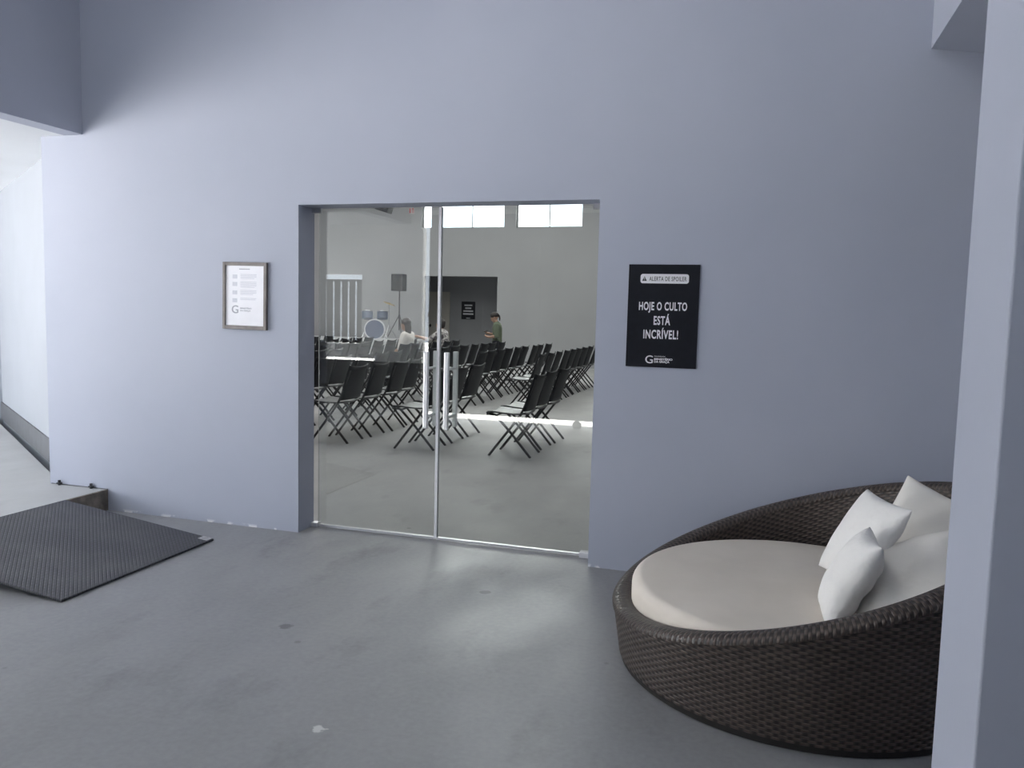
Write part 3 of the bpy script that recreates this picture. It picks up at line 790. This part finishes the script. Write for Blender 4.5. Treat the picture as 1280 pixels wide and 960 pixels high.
def hand(bm, wrist, direction, palm_n, curl):
    d = Vector(direction).normalized(); n = Vector(palm_n); n = (n - d*n.dot(d)).normalized(); s = d.cross(n)
    W = Vector(wrist)
    J = {'w': (W, .024), 'p': (W + d*.055, (.036, .016))}
    B = [('w', 'p')]
    skin_part(bm, {'w': (W, .026), 'a': (W+d*.03, .032), 'p': (W+d*.075, .030)}, [('w', 'a'), ('a', 'p')], 1)
    for k, (off, ln) in enumerate(((-.030, .070), (-.010, .080), (.010, .075), (.029, .058))):
        a = W + d*.075 + s*off; b = a + (d*math.cos(curl*.5) + n*math.sin(curl*.5))*ln*.45
        c = b + (d*math.cos(curl) + n*math.sin(curl))*ln*.32; e_ = c + (d*math.cos(curl*1.4) + n*math.sin(curl*1.4))*ln*.25
        tube(bm, [a-d*.02, a, b, c, e_], [.011, .0105, .0098, .009, .0075], 8)
    a = W + d*.025 - s*.026
    tube(bm, [a, a + d*.025 - s*.026 + n*.006, a + d*.058 - s*.030 + n*.016], [.013, .011, .009], 8)
def head(bm, c, fdir, tilt):
    """c head centre; the face looks along fdir, tilt down in radians"""
    f = Vector(fdir).normalized(); side = Vector((0, 0, 1)).cross(f).normalized()
    q = Quaternion(side, tilt); f2 = q @ f; up_ = q @ Vector((0, 0, 1))
    R = Matrix((f2, side, up_)).transposed()
    def P(a, b, c_): return Vector(c) + R @ Vector((a, b, c_))
    ellipsoid(bm, P(-.012, 0, .022), .094, .076, .090, R); ellipsoid(bm, P(.022, 0, -.040), .066, .060, .072, R)
    tube(bm, [P(.084, 0, .012), P(.104, 0, -.022), P(.088, 0, -.030)], [.008, .013, .010], 8)
    for s in (-1, 1):
        ellipsoid(bm, P(-.004, s*.076, -.005), .018, .009, .030, R, 10, 8)
        ellipsoid(bm, P(.076, s*.028, .014), .012, .014, .009, R, 10, 8)
    ellipsoid(bm, P(.080, 0, -.058), .010, .022, .009, R, 10, 8); ellipsoid(bm, P(.068, 0, -.088), .016, .024, .016, R, 10, 8)
    return P, R
def person(label, loc, rz, J, bones, torso, shirt_m, sleeves, legs_m, headc, fdir, tilt, hands, hairkind, scale=1.0):
    """the figure is built facing -X; J joints, torso/sleeves/legs the bones the clothes follow"""
    root = thing('person', label, 'person', loc, rz); root.scale = (scale,)*3
    bm = BM(); skin_part(bm, J, bones); P, R = head(bm, headc, fdir, tilt)
    for h in hands: hand(bm, *h)
    fuse('body', bm, SKIN, root, .007)
    def wear(name, sets, m, grow):
        b = BM()
        for bs, cut in sets:
            nm = []
            for a, c_ in bs:
                for x in (a, c_):
                    if x not in nm: nm.append(x)
            JJ = {x: (J[x][0], tuple(v+grow for v in (J[x][1] if isinstance(J[x][1], tuple) else (J[x][1],)*2))) for x in nm}
            skin_part(b, JJ, bs)
        return fuse(name, b, m, root, .010)
    wear('shirt', [(torso, 0)] + [(s, 0) for s in sleeves], shirt_m, .016)
    wear('trousers', [(legs_m[1], 0)], legs_m[0], .014)
    b = BM()
    ellipsoid(b, P(-.022, 0, .042), .102, .086, .088, R)
    if hairkind == 'long':
        ellipsoid(b, P(-.062, 0, -.060), .052, .078, .145, R); ellipsoid(b, P(-.075, 0, -.15), .04, .062, .10, R)
    elif hairkind == 'ponytail':
        ellipsoid(b, P(-.108, 0, .03), .028, .028, .028, R); tube(b, [P(-.10, 0, .03), P(-.120, 0, -.01), P(-.108, 0, -.07), P(-.075, 0, -.13)], [.022, .026, .022, .012], 10)
    else:
        ellipsoid(b, P(-.045, 0, -.01), .066, .080, .075, R)
    fuse('hair', b, HAIR, root, .009)
    for n in ('ankle_a', 'ankle_b'):
        p = Vector(J[n][0]); b = BM()
        ellipsoid(b, (p.x-.055, p.y, .042), .125, .046, .042, None, 16, 10); fuse('shoe', b, SHOE, root, .008)
    return root
def seated(arm_a, arm_b, lean=0.):
    J = {'pelvis': ((.02, 0, .56), (.135, .115)), 'belly': ((.03-lean*.3, 0, .70), (.125, .10)), 'chest': ((.03-lean*.7, 0, .90), (.140, .105)),
         'neckb': ((.02-lean, 0, 1.02), (.060, .060)), 'neck': ((.0-lean, 0, 1.09), .050),
         'sh_a': ((.03-lean*.9, -.155, .985), .058), 'sh_b': ((.03-lean*.9, .155, .985), .058),
         'hip_a': ((.0, -.095, .52), .088), 'hip_b': ((.0, .095, .52), .088),
         'knee_a': ((-.40, -.11, .50), .058), 'knee_b': ((-.40, .11, .50), .058),
         'ankle_a': ((-.36, -.11, .09), .040), 'ankle_b': ((-.40, .11, .09), .040)}
    J['el_a'], J['wr_a'] = (arm_a[0], .042), (arm_a[1], .027)
    J['el_b'], J['wr_b'] = (arm_b[0], .042), (arm_b[1], .027)
    return J
BONES = [('pelvis', 'belly'), ('belly', 'chest'), ('chest', 'neckb'), ('neckb', 'neck'), ('chest', 'sh_a'), ('chest', 'sh_b'),
         ('sh_a', 'el_a'), ('el_a', 'wr_a'), ('sh_b', 'el_b'), ('el_b', 'wr_b'),
         ('pelvis', 'hip_a'), ('pelvis', 'hip_b'), ('hip_a', 'knee_a'), ('knee_a', 'ankle_a'), ('hip_b', 'knee_b'), ('knee_b', 'ankle_b')]
TORSO = [('pelvis', 'belly'), ('belly', 'chest'), ('chest', 'neckb'), ('chest', 'sh_a'), ('chest', 'sh_b')]
LEGS = [('pelvis', 'hip_a'), ('pelvis', 'hip_b'), ('hip_a', 'knee_a'), ('knee_a', 'ankle_a'), ('hip_b', 'knee_b'), ('knee_b', 'ankle_b')]
J = seated(((-.02, -.22, .74), (-.22, -.16, .62)), ((-.02, .22, .74), (-.22, .15, .62)))
person('person with long dark hair and a white blouse seated in the hall, back turned', (-3.60, 9.48, 0), 0, J, BONES, TORSO, WHITESH,
       [[('chest', 'sh_a'), ('sh_a', 'el_a')], [('chest', 'sh_b'), ('sh_b', 'el_b')]], (DARKTR, LEGS), (-.02, 0, 1.185), (-1, .25, 0), .05,
       [((-.22, -.16, .62), (-1, .1, -.2), (0, 0, -1), .5), ((-.22, .15, .62), (-1, -.1, -.2), (0, 0, -1), .5)], 'long')
J = seated(((-.20, -.24, .84), (-.47, -.20, .90)), ((-.05, .22, .74), (-.25, .12, .62)), .04)
person('person in a patterned shirt seated in the hall, one arm stretched forward', (-3.70, 11.56, 0), 0, J, BONES, TORSO, PRINTSH,
       [[('chest', 'sh_a'), ('sh_a', 'el_a')], [('chest', 'sh_b'), ('sh_b', 'el_b')]], (DARKTR, LEGS), (-.06, 0, 1.165), (-1, 0, 0), .10,
       [((-.47, -.20, .90), (-1, 0, .1), (0, 0, -1), .6), ((-.25, .12, .62), (-1, -.1, -.2), (0, 0, -1), .5)], 'short')
J = {'pelvis': ((.0, 0, .86), (.130, .110)), 'belly': ((.01, 0, 1.00), (.120, .098)), 'chest': ((.0, 0, 1.19), (.140, .105)),
     'neckb': ((-.015, 0, 1.31), .060), 'neck': ((-.04, 0, 1.375), .050),
     'sh_a': ((.0, -.155, 1.275), .058), 'sh_b': ((.0, .155, 1.275), .058),
     'el_a': ((.03, -.215, 1.02), .042), 'wr_a': ((-.16, -.12, .99), .027), 'el_b': ((-.01, .21, 1.03), .042), 'wr_b': ((-.20, .08, 1.07), .027),
     'hip_a': ((.0, -.09, .82), .092), 'hip_b': ((.0, .09, .82), .092), 'knee_a': ((-.015, -.095, .46), .060), 'knee_b': ((-.015, .095, .46), .060),
     'ankle_a': ((.02, -.095, .09), .040), 'ankle_b': ((.02, .095, .09), .040)}
pc = person('person in an olive green shirt with a dark ponytail standing and looking at a phone', (-2.76, 12.45, 0), .12, J, BONES, TORSO, GREENSH,
       [[('chest', 'sh_a'), ('sh_a', 'el_a')], [('chest', 'sh_b'), ('sh_b', 'el_b')]], (DARKTR, LEGS), (-.075, 0, 1.462), (-1, -.15, 0), .50,
       [((-.16, -.12, .99), (-1, .35, .15), (0, 0, 1), .7), ((-.20, .08, 1.07), (-1, -.1, .25), (0, 0, 1), .5)], 'ponytail', .92)
bm = BM(); box(bm, -.040, .040, -.075, .075, -.005, .005, mtx=Matrix.Rotation(-.5, 4, 'Y'))
tag(build('phone', bm, DARKMET, loc=(-2.76-.285*.92, 12.45+.035, 1.045), bevel=.003), 'dark phone held in the hand of the person in green', 'phone')
